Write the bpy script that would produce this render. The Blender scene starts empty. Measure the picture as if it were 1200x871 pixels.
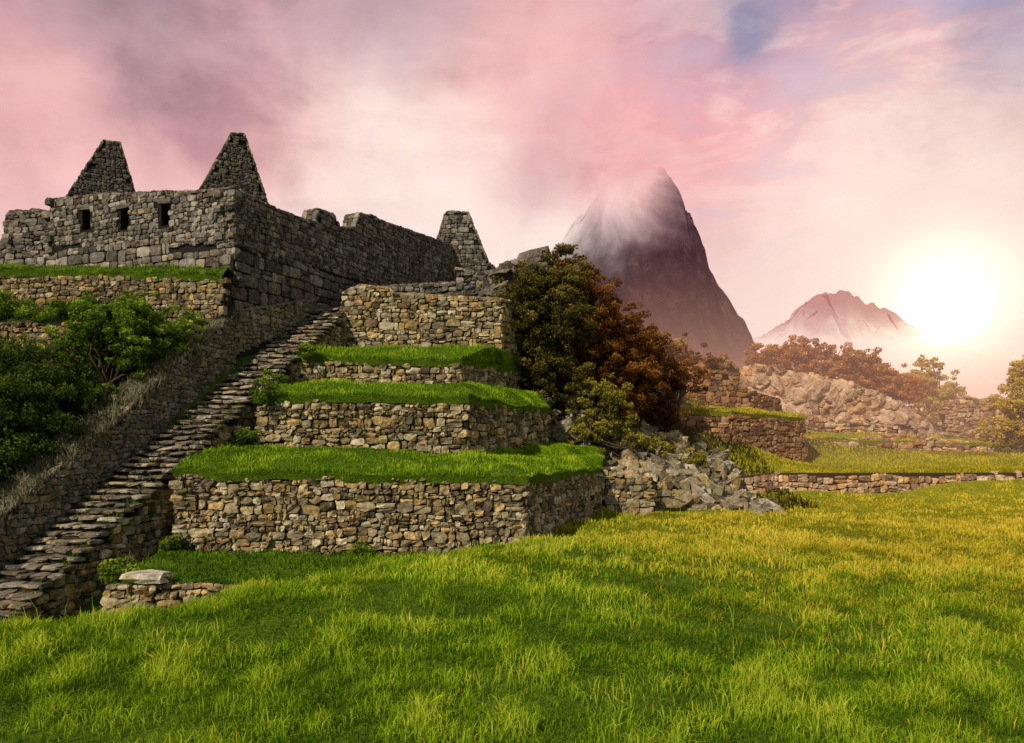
import bpy, math, random
import numpy as np
rng=np.random.default_rng(11)
random.seed(5)
scene=bpy.context.scene

# ---------------------------------------------------------------- helpers
def mesh_np(name,V,F,mats,cols=None,smooth=False,parent=None,mi=None):
    V=np.asarray(V,dtype=np.float32); 
    me=bpy.data.meshes.new(name)
    if not isinstance(F,list): F=[F]
    F=[np.asarray(f,dtype=np.int32) for f in F]
    me.vertices.add(len(V)); me.vertices.foreach_set("co",V.ravel())
    loops=np.concatenate([f.ravel() for f in F])
    starts=[];o=0
    for f in F:
        starts.append(o+np.arange(len(f))*f.shape[1]); o+=f.size
    starts=np.concatenate(starts).astype(np.int32)
    me.loops.add(len(loops)); me.loops.foreach_set("vertex_index",loops)
    me.polygons.add(len(starts)); me.polygons.foreach_set("loop_start",starts)
    if mi is not None: me.polygons.foreach_set("material_index",np.asarray(mi,dtype=np.int32))
    me.polygons.foreach_set("use_smooth",np.full(len(starts),smooth,dtype=bool))
    me.update(calc_edges=True)
    if cols is not None:
        c=np.ones((len(V),4),dtype=np.float32); c[:,:3]=cols
        a=me.color_attributes.new("Col",'FLOAT_COLOR','POINT'); a.data.foreach_set("color",c.ravel())
    if not isinstance(mats,(list,tuple)): mats=[mats]
    for m in mats: me.materials.append(m)
    ob=bpy.data.objects.new(name,me); scene.collection.objects.link(ob)
    if parent is not None: ob.parent=parent
    return ob

def vn(x,y,seed=0.):
    xi=np.floor(x);yi=np.floor(y);fx=x-xi;fy=y-yi
    def h(a,b):
        v=np.sin(a*127.1+b*311.7+seed*74.7)*43758.5453
        return v-np.floor(v)
    fx=fx*fx*(3-2*fx);fy=fy*fy*(3-2*fy)
    return (h(xi,yi)*(1-fx)+h(xi+1,yi)*fx)*(1-fy)+(h(xi,yi+1)*(1-fx)+h(xi+1,yi+1)*fx)*fy
def fbm(x,y,o=4,seed=0.):
    s=0;a=.5
    for i in range(o):
        s=s+a*(vn(x,y,seed+i)*2-1);x=x*2.03+5.1;y=y*2.03+1.7;a*=.5
    return s

class N:
    def __init__(s,nt): s.nt=nt; s.L=nt.links
    def n(s,t,ins=None,**kw):
        x=s.nt.nodes.new(t)
        for k,v in kw.items(): setattr(x,k,v)
        if ins:
            for k,v in ins.items():
                if hasattr(v,'is_output') : s.L.new(v,x.inputs[k])
                else: x.inputs[k].default_value=v
        return x
    def math(s,op,a,b=0.,c=0.,clamp=False):
        return s.n('ShaderNodeMath',{0:a,1:b,2:c},operation=op,use_clamp=clamp).outputs[0]
    def ramp(s,f,stops,interp='LINEAR'):
        r=s.n('ShaderNodeValToRGB',{0:f}); cr=r.color_ramp; cr.interpolation=interp
        while len(cr.elements)<len(stops): cr.elements.new(.5)
        for e,(p,c) in zip(cr.elements,stops): e.position=p; e.color=(*c,1)
        return r.outputs[0]
    def mix(s,f,a,b,bt='MIX'):
        m=s.n('ShaderNodeMix',data_type='RGBA',blend_type=bt)
        for i,v in ((0,f),(6,a),(7,b)):
            if hasattr(v,'is_output'): s.L.new(v,m.inputs[i])
            else: m.inputs[i].default_value=(*v,1) if isinstance(v,tuple) and len(v)==3 else v
        return m.outputs[2]
    def noise(s,vec,scale,detail=4,rough=.55,dist=0.):
        x=s.n('ShaderNodeTexNoise',{'Scale':scale,'Detail':detail,'Roughness':rough,'Distortion':dist})
        if vec is not None: s.L.new(vec,x.inputs['Vector'])
        return x.outputs[0]
    def sstep(s,v,a,b):
        return s.n('ShaderNodeMapRange',{0:v,1:a,2:b,3:0.,4:1.},interpolation_type='SMOOTHSTEP').outputs[0]

def newmat(name):
    m=bpy.data.materials.new(name); m.use_nodes=True; m.node_tree.nodes.clear()
    k=N(m.node_tree); out=k.n('ShaderNodeOutputMaterial'); return m,k,out

def stone_mat(name,dark,mid,light,lichen=(.42,.28,.07),moss=(.08,.10,.02),lam=.60,mam=.62,gap=.4,warmth=(1.2,.97,.66)):
    m,k,out=newmat(name)
    pos=k.n('ShaderNodeNewGeometry').outputs['Position']
    at=k.n('ShaderNodeVertexColor',layer_name='Col'); sp=k.n('ShaderNodeSeparateColor',{0:at.outputs[0]})
    r,g,b=sp.outputs
    n1=k.noise(pos,4.5,4,.7)
    v=k.math('ADD',k.math('MULTIPLY',r,.85),k.math('MULTIPLY',k.math('SUBTRACT',n1,.5),1.3),clamp=True)
    c=k.ramp(v,[(0.,dark),(.45,mid),(.95,light)])
    warm=k.mix(1.,c,warmth,'MULTIPLY')
    c=k.mix(k.sstep(g,.4,.9),c,warm)
    n2=k.noise(pos,1.7,5,.75,.4)
    c=k.mix(k.math('MULTIPLY',k.sstep(n2,lam-.05,lam+.05),.6),c,lichen)
    n3=k.noise(k.n('ShaderNodeVectorMath',{0:pos,1:(7.,3.,1.)},operation='ADD').outputs[0],1.1,5,.75)
    c=k.mix(k.math('MULTIPLY',k.sstep(n3,mam-.08,mam+.06),.7),c,moss)
    # weather staining
    c=k.mix(k.math('MULTIPLY',k.sstep(n3,.50,.36),.6),c,dark)
    n4=k.noise(pos,18,4,.75)
    c=k.mix(k.math('MULTIPLY',k.sstep(n4,.56,.7),.5),c,light)
    c=k.mix(k.math('MULTIPLY',k.sstep(n4,.44,.3),.65),c,dark)
    c=k.mix(b,c,tuple(x*gap for x in dark))
    bs=k.n('ShaderNodeBsdfPrincipled',{'Base Color':c,'Roughness':.95,'Specular IOR Level':.12})
    bmp=k.n('ShaderNodeBump',{'Strength':.8,'Distance':.045,'Height':n4})
    k.L.new(bmp.outputs[0],bs.inputs['Normal']); k.L.new(bs.outputs[0],out.inputs[0])
    return m

def leaf_mat(name,c0,c1,c2,trans=.35,bark=False):
    m,k,out=newmat(name)
    at=k.n('ShaderNodeVertexColor',layer_name='Col'); sp=k.n('ShaderNodeSeparateColor',{0:at.outputs[0]})
    pos=k.n('ShaderNodeNewGeometry').outputs['Position']
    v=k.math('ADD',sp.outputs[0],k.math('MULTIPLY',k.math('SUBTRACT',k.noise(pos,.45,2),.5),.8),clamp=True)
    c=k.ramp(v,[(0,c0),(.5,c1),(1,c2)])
    d=k.n('ShaderNodeBsdfDiffuse',{'Color':c}); t=k.n('ShaderNodeBsdfTranslucent',{'Color':c})
    mx=k.n('ShaderNodeMixShader',{0:trans,1:d.outputs[0],2:t.outputs[0]})
    k.L.new(mx.outputs[0],out.inputs[0]); return m

M_ST=stone_mat('terrace_stone',(.055,.044,.03),(.28,.225,.14),(.66,.57,.40))
M_BL=stone_mat('ruin_stone',(.042,.037,.034),(.165,.147,.13),(.38,.345,.30),lichen=(.26,.22,.12),lam=.66,mam=.66,moss=(.07,.08,.03),warmth=(1.12,1.,.84))
M_STEP=stone_mat('step_stone',(.07,.06,.048),(.21,.18,.145),(.48,.43,.35),mam=.62,gap=.3,warmth=(1.1,1.,.85))
M_PAR=stone_mat('parapet_stone',(.08,.07,.055),(.24,.21,.17),(.46,.42,.36),mam=.52,moss=(.14,.13,.07))
M_PK=stone_mat('sunlit_stone',(.14,.08,.05),(.45,.30,.20),(.76,.58,.44),lichen=(.5,.3,.12),moss=(.2,.15,.04))  # pink-tan base colour carries the warm flare wash of the right side
M_BO=stone_mat('boulder_stone',(.08,.065,.05),(.34,.29,.23),(.68,.60,.50),mam=.54,moss=(.12,.12,.03))
M_RED=stone_mat('red_stone',(.08,.042,.022),(.30,.165,.09),(.52,.33,.20),lichen=(.45,.24,.07),moss=(.15,.11,.03))
M_GR=leaf_mat('grass_blade',(.035,.095,.006),(.21,.36,.012),(.56,.63,.05),.4)
M_GRY=leaf_mat('grass_blade_flare_yellow',(.15,.15,.012),(.54,.46,.03),(.80,.62,.09),.4)  # yellow of the warm sun flare put into the blade colour
M_LD=leaf_mat('leaf_dark',(.010,.018,.004),(.035,.06,.010),(.11,.15,.025),.25)
M_LG=leaf_mat('leaf_green',(.02,.04,.005),(.10,.17,.015),(.30,.40,.04),.35)
M_LS=leaf_mat('leaf_straw',(.06,.06,.03),(.22,.20,.12),(.46,.42,.31),.3)
M_LB=leaf_mat('leaf_olive_brown',(.018,.02,.006),(.08,.07,.015),(.26,.2,.04),.3)
M_LR=leaf_mat('leaf_russet',(.035,.014,.005),(.16,.062,.014),(.38,.18,.035),.35)  # leaf colour reddened to imitate the sun flare
M_LO=leaf_mat('leaf_orange',(.16,.05,.015),(.42,.16,.04),(.66,.34,.10),.4)  # orange leaf colour stands in for the warm haze
M_LY=leaf_mat('leaf_yellow',(.22,.15,.02),(.52,.38,.06),(.75,.58,.15),.4)
M_LYG=leaf_mat('leaf_yellowgreen',(.05,.055,.01),(.20,.18,.022),(.44,.38,.06),.4)
M_BARK=leaf_mat('bark',(.03,.022,.015),(.08,.06,.04),(.15,.12,.09),0.)

# ground
def ground_mat():
    m,k,out=newmat('ground_soil_grass')
    pos=k.n('ShaderNodeNewGeometry').outputs['Position']
    at=k.n('ShaderNodeVertexColor',layer_name='Col'); sp=k.n('ShaderNodeSeparateColor',{0:at.outputs[0]})
    n1=k.noise(pos,2.,5,.75); n2=k.noise(pos,14,4,.8)
    v=k.math('ADD',k.math('MULTIPLY',n1,.5),k.math('MULTIPLY',n2,.5))
    g=k.ramp(v,[(.3,(.02,.04,.004)),(.5,(.09,.16,.01)),(.7,(.22,.30,.02))])
    y=k.ramp(v,[(.3,(.08,.07,.008)),(.5,(.3,.3,.02)),(.7,(.5,.45,.05))])
    h=k.ramp(v,[(.3,(.02,.017,.008)),(.5,(.08,.07,.025)),(.7,(.2,.16,.07))])
    c=k.mix(sp.outputs[1],g,y); c=k.mix(sp.outputs[0],c,h)
    bs=k.n('ShaderNodeBsdfPrincipled',{'Base Color':c,'Roughness':1.,'Specular IOR Level':.05})
    bmp=k.n('ShaderNodeBump',{'Strength':1.,'Distance':.12,'Height':n2}); k.L.new(bmp.outputs[0],bs.inputs['Normal'])
    k.L.new(bs.outputs[0],out.inputs[0]); return m
M_GROUND=ground_mat()

# ---------------------------------------------------------------- terrain
CP=np.array([
(0,-30,.2),(-40,-20,0),(40,-20,0),(0,3,.2),(-8,3,.2),(8,4,.2),(20,4,.1),(-20,3,0),(20,20,.1),(20,38,0.05),(32,30,.1),(45,38,0.1),(45,10,0),(10,15,.15),(12,28,.1),(2,12,.2),(-4,9,.25),(10,37.5,0),(14,35,0),
# meadow crest
(-14,7,.2),(-10.5,9.3,.3),(-7.4,11,.36),(-4.8,14,.38),(-2.8,17,.36),(-1,19.2,.36),(.6,21.2,.40),(3.2,26,.46),(5.6,30,.42),(8.3,33.8,.25),
# foot of the crest
(-16,9.5,-1.2),(-12,12,-1.2),(-9,13.6,-1.1),(-6.8,15.6,-.95),(-4.6,18.2,-.65),(-3,20,-.6),(-1.4,22,-.6),(1.2,24.6,-.5),(3.9,29.5,-.4),(5.8,33,-.2),
(-12,17,-2.4),(-10.5,17.2,-1.5),(-14,17.,-2.5),(-11.6,19,-2.2),(-10.5,19.5,-1.5),(-12,21,-1.6),(-10.7,22,-1.0),(-11,24,-.2),(-8,17.4,-1.3),(-5,19.5,-.75),(-1,23,-.65),(-9,21,-.8),(-20,14,-1.6),(-16,15,-2.2),
(-8,26,.5),(-8,29,2.),(-8,33,4.5),(-6,36,7),(-1,27,.6),(-1,31,2.),(-1.5,35,4.5),(2,33,1.0),(4.5,34,.8),
(3,37,3.2),(1.2,37,5.0),(5,38,3.0),(7,38.5,1.8),(10,40,.9),(12,41,1.3),(2.5,41,7.5),(1,44,9.6),(-3,40,9.4),(-6,40,9.5),(5,43,6.),(8,43,4.2),(5,48,10),(10,49,6.4),(13,47.5,4.3),(16,47,2.2),(14,54,7.2),(20,58,5.),(30,58,3.),(18,50,1.9),(25,50,1.9),(40,50,1.9),(30,40.5,1.5),(45,41,1.5),(14,41,1.4),(22,40.5,1.5),(40,62,3),(25,66,6.5),(50,66,2.5),(30,75,6),(45,80,3),
(-14.4,18,-1.8),(-15,21,.4),(-14.4,24,2.2),(-13.4,28,5.2),(-18,24,3.8),(-18,28,6.2),(-25,20,2.5),(-27,28,7),(-35,24,6),(-14,30.5,7.6),(-20,31,8.),(-14,33,10),(-20,34.8,10.8),(-30,36,11.3),(-12,40,9.8),(-18,45,10.8),(-30,50,12),(-5,48,9.8),(0,55,10),(-8,62,10),
(-45,30,9),(-60,60,14),(0,90,6),(40,100,-4),(80,60,-6),(70,30,-2),(100,120,-30),(0,160,-25),(-100,100,10),(-100,0,0),(110,-40,-4),(-60,-60,0),(60,-80,0),(200,200,-60),(-200,200,-20),(200,0,-30),(0,260,-60),(0,-200,-5)],dtype=float)
def _fit():
    P=CP[:,:2]; n=len(P)
    r=np.linalg.norm(P[:,None]-P[None],axis=2)
    A=np.zeros((n+3,n+3)); A[:n,:n]=r; A[:n,n]=1;A[:n,n+1:]=P; A[n,:n]=1;A[n+1:,:n]=P.T
    return np.linalg.solve(A,np.concatenate([CP[:,2],[0,0,0]]))
W_=_fit()
def zg(x,y):
    x=np.asarray(x,dtype=float);y=np.asarray(y,dtype=float); sh=x.shape; x=x.ravel();y=y.ravel()
    z=np.zeros(len(x))
    for i in range(0,len(x),200000):
        xx=x[i:i+200000];yy=y[i:i+200000]
        r=np.sqrt((xx[:,None]-CP[None,:,0])**2+(yy[:,None]-CP[None,:,1])**2+.15)
        z[i:i+200000]=r@W_[:-3]+W_[-3]+W_[-2]*xx+W_[-1]*yy
    d=np.hypot(x,y); t=np.clip((d-180)/200,0,1); t=t*t*(3-2*t)
    z=np.clip(z,-80,40)*(1-t)-70*t
    rough=np.clip((y-30)/15,0,1)*np.clip((z-2.2)/2,0,1)+np.clip((-x-12)/4,0,1)*np.clip((y-17)/4,0,1)
    z=z+.05*fbm(x*.35,y*.35,3,2.)+.09*fbm(x*.12,y*.12,2,9.)+rough*.35*fbm(x*.8,y*.8,3,4.)
    return z.reshape(sh)
def axis(lo,hi,step,far):
    a=np.arange(lo,hi+step,step); g=[];s=step;v=hi
    while v<far: s*=1.35; v+=s; g.append(v)
    h=[];s=step;v=lo
    while v>-far: s*=1.35; v-=s; h.append(v)
    return np.array(h[::-1]+list(a)+g)
xs=axis(-36,54,.35,2600);ys=axis(-2,72,.35,2600)
X,Y=np.meshgrid(xs,ys); Z=zg(X,Y)
V=np.stack([X.ravel(),Y.ravel(),Z.ravel()],1); nx=len(xs);ny=len(ys)
ii=(np.arange(ny-1)[:,None]*nx+np.arange(nx-1)[None]).ravel()
F=np.stack([ii,ii+1,ii+nx+1,ii+nx],1)
x_,y_,z_=V.T
hill=np.clip((y_-33-np.clip(x_-9,0,6))/2,0,1)*np.clip((x_-0)/2,0,1)*np.clip((z_-1.9)/1.2,0,1)
hill=np.maximum(hill,np.clip((-x_-11.5)/1.5,0,1)*np.clip((y_-17.5)/2,0,1))
yel=np.clip((x_+y_*.35-8)/22+.25*fbm(x_*.2,y_*.2,3,3.),0,1)  # flare painted into the ground: yellower towards the right
mesh_np('ground',V,F,M_GROUND,np.stack([hill,yel,yel*0],1),smooth=True)

# ---------------------------------------------------------------- stones
gp=[-1,0,1]
T=[];idx={}
for a in gp:
    for b in gp:
        for c in gp:
            if (a,b,c)!=(0,0,0): idx[(a,b,c)]=len(T);T.append((a,b,c))
T=np.array(T,dtype=float)
nz=np.abs(T).sum(1); T=T*np.where(nz==3,.83,np.where(nz==2,.94,1.0))[:,None]
TF=[]
for ax in range(3):
    for s in (-1,1):
        o=[i for i in range(3) if i!=ax]
        for p in (-1,0):
            for q in (-1,0):
                quad=[]
                for dp,dq in ((0,0),(1,0),(1,1),(0,1)):
                    c=[0,0,0];c[ax]=s;c[o[0]]=p+dp;c[o[1]]=q+dq;quad.append(idx[tuple(c)])
                flip=(s==-1)^(ax==1)
                TF.append(quad[::-1] if flip else quad)
TF=np.array(TF)
def cb_off(b): return b*1.7
class SB:
    def __init__(s): s.V=[];s.F=[];s.C=[];s.n=0
    def raw(s,V,F,col):
        V=np.asarray(V,float);s.V.append(V);s.F.append(np.asarray(F)+s.n);s.C.append(np.tile(np.array(col,float),(len(V),1)));s.n+=len(V)
    def blocks(s,C,H,U,W,jit=.09,shade=None,tilt=.05,mul=1.):
        C=np.asarray(C,float);H=np.asarray(H,float);n=len(C)
        if n==0:return
        U=np.broadcast_to(np.asarray(U,float),(n,3));W=np.broadcast_to(np.asarray(W,float),(n,3))
        Z=np.cross(U,W); Z=Z*np.sign(Z[:,2:3]+1e-9)
        L=T[None]+rng.normal(0,jit,(n,26,3)); 
        R=rng.normal(0,tilt,(n,3,3)); L=L*H[:,None,:]; L=L+np.einsum('nij,nkj->nki',R,L)
        P=C[:,None]+L[...,0:1]*U[:,None]+L[...,1:2]*W[:,None]+L[...,2:3]*Z[:,None]
        F=TF[None]+(np.arange(n)*26)[:,None,None]
        if np.dot(np.cross(U[0],W[0]),Z[0])<0: F=F[:,:,::-1]
        c=np.zeros((n,26,3)); c[...,0]=(np.clip(rng.beta(1.5,1.7,n),0,1)*mul)[:,None]; c[...,1]=rng.random(n)[:,None]
        s.V.append(P.reshape(-1,3));s.F.append(F.reshape(-1,4)+s.n);s.C.append(c.reshape(-1,3));s.n+=n*26
    def face(s,p0,p1,bot,top,size,side=1,jit=.09,elong=1.6,depth=.22,wins=(),off=0.,mul=1.,batter=0.):
        p0=np.array(p0,float);p1=np.array(p1,float);L=np.linalg.norm(p1-p0);d=(p1-p0)/L;n=np.array([d[1],-d[0]])*side
        bf=lambda q:np.interp(q/L,[a for a,_ in bot],[b for _,b in bot]); tf=lambda q:np.interp(q/L,[a for a,_ in top],[b for _,b in top])
        z=min(b for _,b in bot)-size*.4; zt=max(b for _,b in top); z0=z
        cs=[];hs=[]
        ph=rng.random(4)*6
        while z<zt:
            h=size*rng.uniform(.55,1.25); q=-rng.random()*size
            while q<L:
                w=h*rng.uniform(.75,elong*1.35)
                parts=[(q,z,w,h)]
                rr=rng.random()
                if rr<.18: parts=[(q,z,w,h*.5),(q,z+h*.5,w,h*.5)]
                elif rr<.30: parts=[(q,z,w*.45,h),(q+w*.45,z,w*.55,h)]
                elif rr<.38: parts=[(q,z,w*.6,h),(q+w*.6,z,w*.4,h*.5),(q+w*.6,z+h*.5,w*.4,h*.5)]
                for (a,b,ww,hh) in parts:
                    ca=a+ww/2; cb=b+hh/2+size*.35*(math.sin(ca*1.3+ph[0])+.6*math.sin(ca*3.1+ph[1]+cb_off(b)))*jit*6
                    if ca<0 or ca>L: continue
                    if cb<bf(ca)-hh*.6: continue
                    lim=min(tf(max(ca-ww*.4,0)),tf(ca),tf(min(ca+ww*.4,L)))
                    if cb+hh*.38>lim: continue
                    if any(w0-ww*.35<ca<w1+ww*.35 and v0-hh*.3<cb<v1+hh*.3 for (w0,w1,v0,v1) in wins): continue
                    cs.append((ca,cb)); hs.append((ww*.5*rng.uniform(.92,1.03),depth*rng.uniform(.8,1.1),hh*.5*rng.uniform(.92,1.06)))
                q+=w
            z+=h
        if not cs:return
        cs=np.array(cs);hs=np.array(hs)
        o=off-hs[:,1]+.05+rng.uniform(-.03,.035,len(cs))*(size/.3)*(jit/.09) - batter*(cs[:,1]-z0)
        xy=p0[None]+d[None]*cs[:,0:1]+n[None]*o[:,None]
        s.blocks(np.column_stack([xy,cs[:,1]]),hs,(d[0],d[1],0),(n[0],n[1],0),jit=jit,mul=mul,tilt=min(.05,jit*.6))
    def backing(s,p0,p1,bot,top,thick,side=1,a=0.,b=1.,inset=.045,seg=12):
        p0=np.array(p0,float);p1=np.array(p1,float);L=np.linalg.norm(p1-p0);d=(p1-p0)/L;n=np.array([d[1],-d[0]])*side
        fr=sorted(set(list(np.linspace(a,b,seg+1))+[x for x,_ in top if a<x<b]))
        V=[];F=[]
        for i,f in enumerate(fr):
            zb=np.interp(f,[q for q,_ in bot],[q for _,q in bot])-.3; zt=np.interp(f,[q for q,_ in top],[q for _,q in top])-inset-.04
            c=p0+d*L*f
            A=c-n*inset;B=c-n*(thick-inset)
            V+=[(*A,zb),(*A,zt),(*B,zt),(*B,zb)]
            if i: 
                o=(i-1)*4
                for j in range(4): F.append((o+j,o+(j+1)%4,o+4+(j+1)%4,o+4+j))
        F.append((0,3,2,1)); o=(len(fr)-1)*4; F.append((o,o+1,o+2,o+3))
        s.raw(V,F,(0,0,1))
    def caps(s,p0,p1,top,thick,side=1,size=.3,a=0.,b=1.,jit=.08):
        p0=np.array(p0,float);p1=np.array(p1,float);L=np.linalg.norm(p1-p0);d=(p1-p0)/L;n=np.array([d[1],-d[0]])*side
        fr=sorted(set([a,b]+[x for x,_ in top if a<x<b])); tx=[x for x,_ in top];ty=[y for _,y in top]
        for f0,f1 in zip(fr[:-1],fr[1:]):
            z0=np.interp(f0,tx,ty);z1=np.interp(f1,tx,ty);A=np.array([*(p0+d*L*f0),z0]);B=np.array([*(p0+d*L*f1),z1]);LL=np.linalg.norm(B-A)
            if LL<.02: continue
            U=(B-A)/LL; q=0.;C=[];H=[];nn=np.array([n[0],n[1],0]);Zz=np.cross(U,nn);Zz*=np.sign(Zz[2]+1e-9)
            while q<LL-.03:
                w=min(size*rng.uniform(.6,1.5),LL-q); m=max(2,int(thick/(size*1.1)))
                for j in range(m):
                    c=A+U*(q+w/2)-nn*(thick*(j+.5)/m)-Zz*(size*.22+rng.uniform(-.02,.03)*size/.3)
                    C.append(c);H.append((w*.5,thick/m*.52,size*.26*rng.uniform(.9,1.15)))
                q+=w
            s.blocks(C,H,U,nn,jit=jit,tilt=.03)
    def wall(s,p0,p1,bot,top,size=.3,thick=.7,side=1,jit=.09,elong=1.6,both=False,cap=False,ends=False,wins=(),mul=1.,depth=.22):
        if not isinstance(bot,list): bot=[(0,bot),(1,bot)]
        if not isinstance(top,list): top=[(0,top),(1,top)]
        s.face(p0,p1,bot,top,size,side,jit,elong,wins=wins,mul=mul,depth=depth)
        P0=np.array(p0,float);P1=np.array(p1,float);L=np.linalg.norm(P1-P0);d=(P1-P0)/L;n=np.array([d[1],-d[0]])*side
        if both: s.face(P0-n*thick,P1-n*thick,bot,top,size,-side,jit,elong,wins=wins,mul=mul,depth=depth)
        if ends:
            e=lambda l,i:[(0,l[i][1]),(1,l[i][1])]
            s.face(P0-n*thick,P0,e(bot,0),e(top,0),size,side,jit,elong,depth=depth)
            s.face(P1,P1-n*thick,e(bot,-1),e(top,-1),size,side,jit,elong,depth=depth)
        s.backing(p0,p1,bot,top,thick,side)
        if cap: s.caps(p0,p1,top,thick,side,size)
    def build(s,name,mat,parent=None):
        return mesh_np(name,np.concatenate(s.V),np.concatenate(s.F),mat,np.concatenate(s.C),parent=parent)
def one(name,mat,*a,parent=None,**k):
    s=SB(); s.wall(*a,**k); return s.build(name,mat,parent)

s=SB(); s.wall((-10.25,23.4),(.42,23.4),[(0,-.9),(1,-.9)],[(0,2.17),(.5,2.07),(1,1.95)],size=.25,jit=.13)
s.wall((.42,23.4),(3.7,32.2),[(0,-.9),(1,-.5)],[(0,1.95),(.5,1.85),(1,1.9)],size=.27,jit=.12)
s.wall((-10.3,27.4),(-10.25,23.4),[(0,.5),(1,-.6)],[(0,2.6),(1,2.15)],size=.27)
s.build('stone_retaining_wall',M_ST)
s=SB(); s.wall((-9.2,27.7),(-1.6,27.7),[(0,2.7),(1,2.2)],[(0,4.7),(.6,4.7),(1,4.6)],size=.28,jit=.13)
s.wall((-1.6,27.7),(1.7,35),[(0,2.2),(1,2.4)],[(0,4.6),(1,4.5)],size=.29,jit=.12)
s.build('stone_retaining_wall',M_ST)
s=SB(); s.wall((-8.8,31.4),(-2.1,31.4),[(0,5.2),(1,5.1)],[(0,6.55),(1,6.4)],size=.24,jit=.11)
s.wall((-2.1,31.4),(.4,37.2),[(0,5.1),(1,5.4)],[(0,6.4),(1,6.5)],size=.24,jit=.11)
s.build('stone_retaining_wall',M_ST)
s=SB(); s.wall((-7.8,35.2),(-.5,35.2),[(0,7.),(1,7.)],[(0,9.95),(.12,10.35),(.3,10.2),(.33,9.9),(.6,9.85),(.8,9.75),(1,9.7)],size=.27,cap=True,thick=.7,jit=.11)
s.wall((-.5,35.2),(1.4,39.5),[(0,7),(1,7.2)],[(0,9.7),(1,9.9)],size=.27,cap=True)
s.wall((-8.0,38.5),(-7.8,35.2),[(0,8),(1,7)],[(0,10.6),(.5,10.3),(1,9.95)],size=.27,cap=True,both=True)
s.build('stone_retaining_wall',M_ST)
s=SB(); s.wall((3.75,32.3),(6.0,32.6),[(0,-.5),(1,-.4)],[(0,2.0),(.3,2.0),(.45,1.7),(1,1.6)],size=.3,cap=True,ends=True)
s.wall((6.1,33.2),(8.2,34),[(0,-.4),(1,-.3)],[(0,1.7),(.5,1.3),(1,.5)],size=.32,cap=True)
s.build('ruined_stone_wall',M_ST)
one('low_stone_wall',M_ST,(-9.7,18.3),(-5.3,18.75),[(0,-1.6),(1,-1.3)],[(0,-.40),(.5,-.40),(1,-.48)],size=.2,thick=.4,cap=True,jit=.13)
s=SB(); s.blocks([(-8.85,18.6,-.23)],[(.52,.3,.13)],(1,0,0),(0,-1,0),jit=.09,mul=1.5); s.build('stone_slab',M_BO)
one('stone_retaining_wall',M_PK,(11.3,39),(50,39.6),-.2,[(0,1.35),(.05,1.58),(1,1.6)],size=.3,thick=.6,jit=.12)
s=SB(); s.wall((7.5,44.6),(12.8,44.8),[(0,1.8),(1,1.4)],[(0,4.9),(.6,4.95),(1,4.8)],size=.32,jit=.1)
s.wall((12.8,44.8),(18.5,48.5),[(0,1.4),(1,1.5)],[(0,4.8),(1,4.55)],size=.3,jit=.09)
s.build('stone_retaining_wall',M_RED)
s=SB(); s.wall((9.8,49.2),(15.5,49.8),[(0,4.6),(1,4.3)],[(0,8.1),(.4,7.9),(.75,7.6),(.8,6.9),(1,6.5)],size=.34,cap=True)
s.wall((15.5,49.8),(18.5,53),[(0,4),(1,4.3)],[(0,6.5),(1,6.2)],size=.34)
s.build('ruined_stone_wall',M_RED)
one('ruined_stone_wall',M_RED,(10.8,54.5),(16.3,55),6,[(0,10.2),(.25,10.6),(.4,9.2),(.7,9.1),(.8,9.6),(1,8.3)],size=.4,cap=True,both=True)
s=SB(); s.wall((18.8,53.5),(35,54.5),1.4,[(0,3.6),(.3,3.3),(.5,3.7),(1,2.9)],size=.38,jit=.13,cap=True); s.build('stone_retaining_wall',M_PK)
s=SB(); s.wall((19,56.6),(29,57.6),2.4,[(0,5.2),(.4,5.1),(.6,4.7),(1,4.3)],size=.4,jit=.13,cap=True); s.build('stone_retaining_wall',M_PK)
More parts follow.
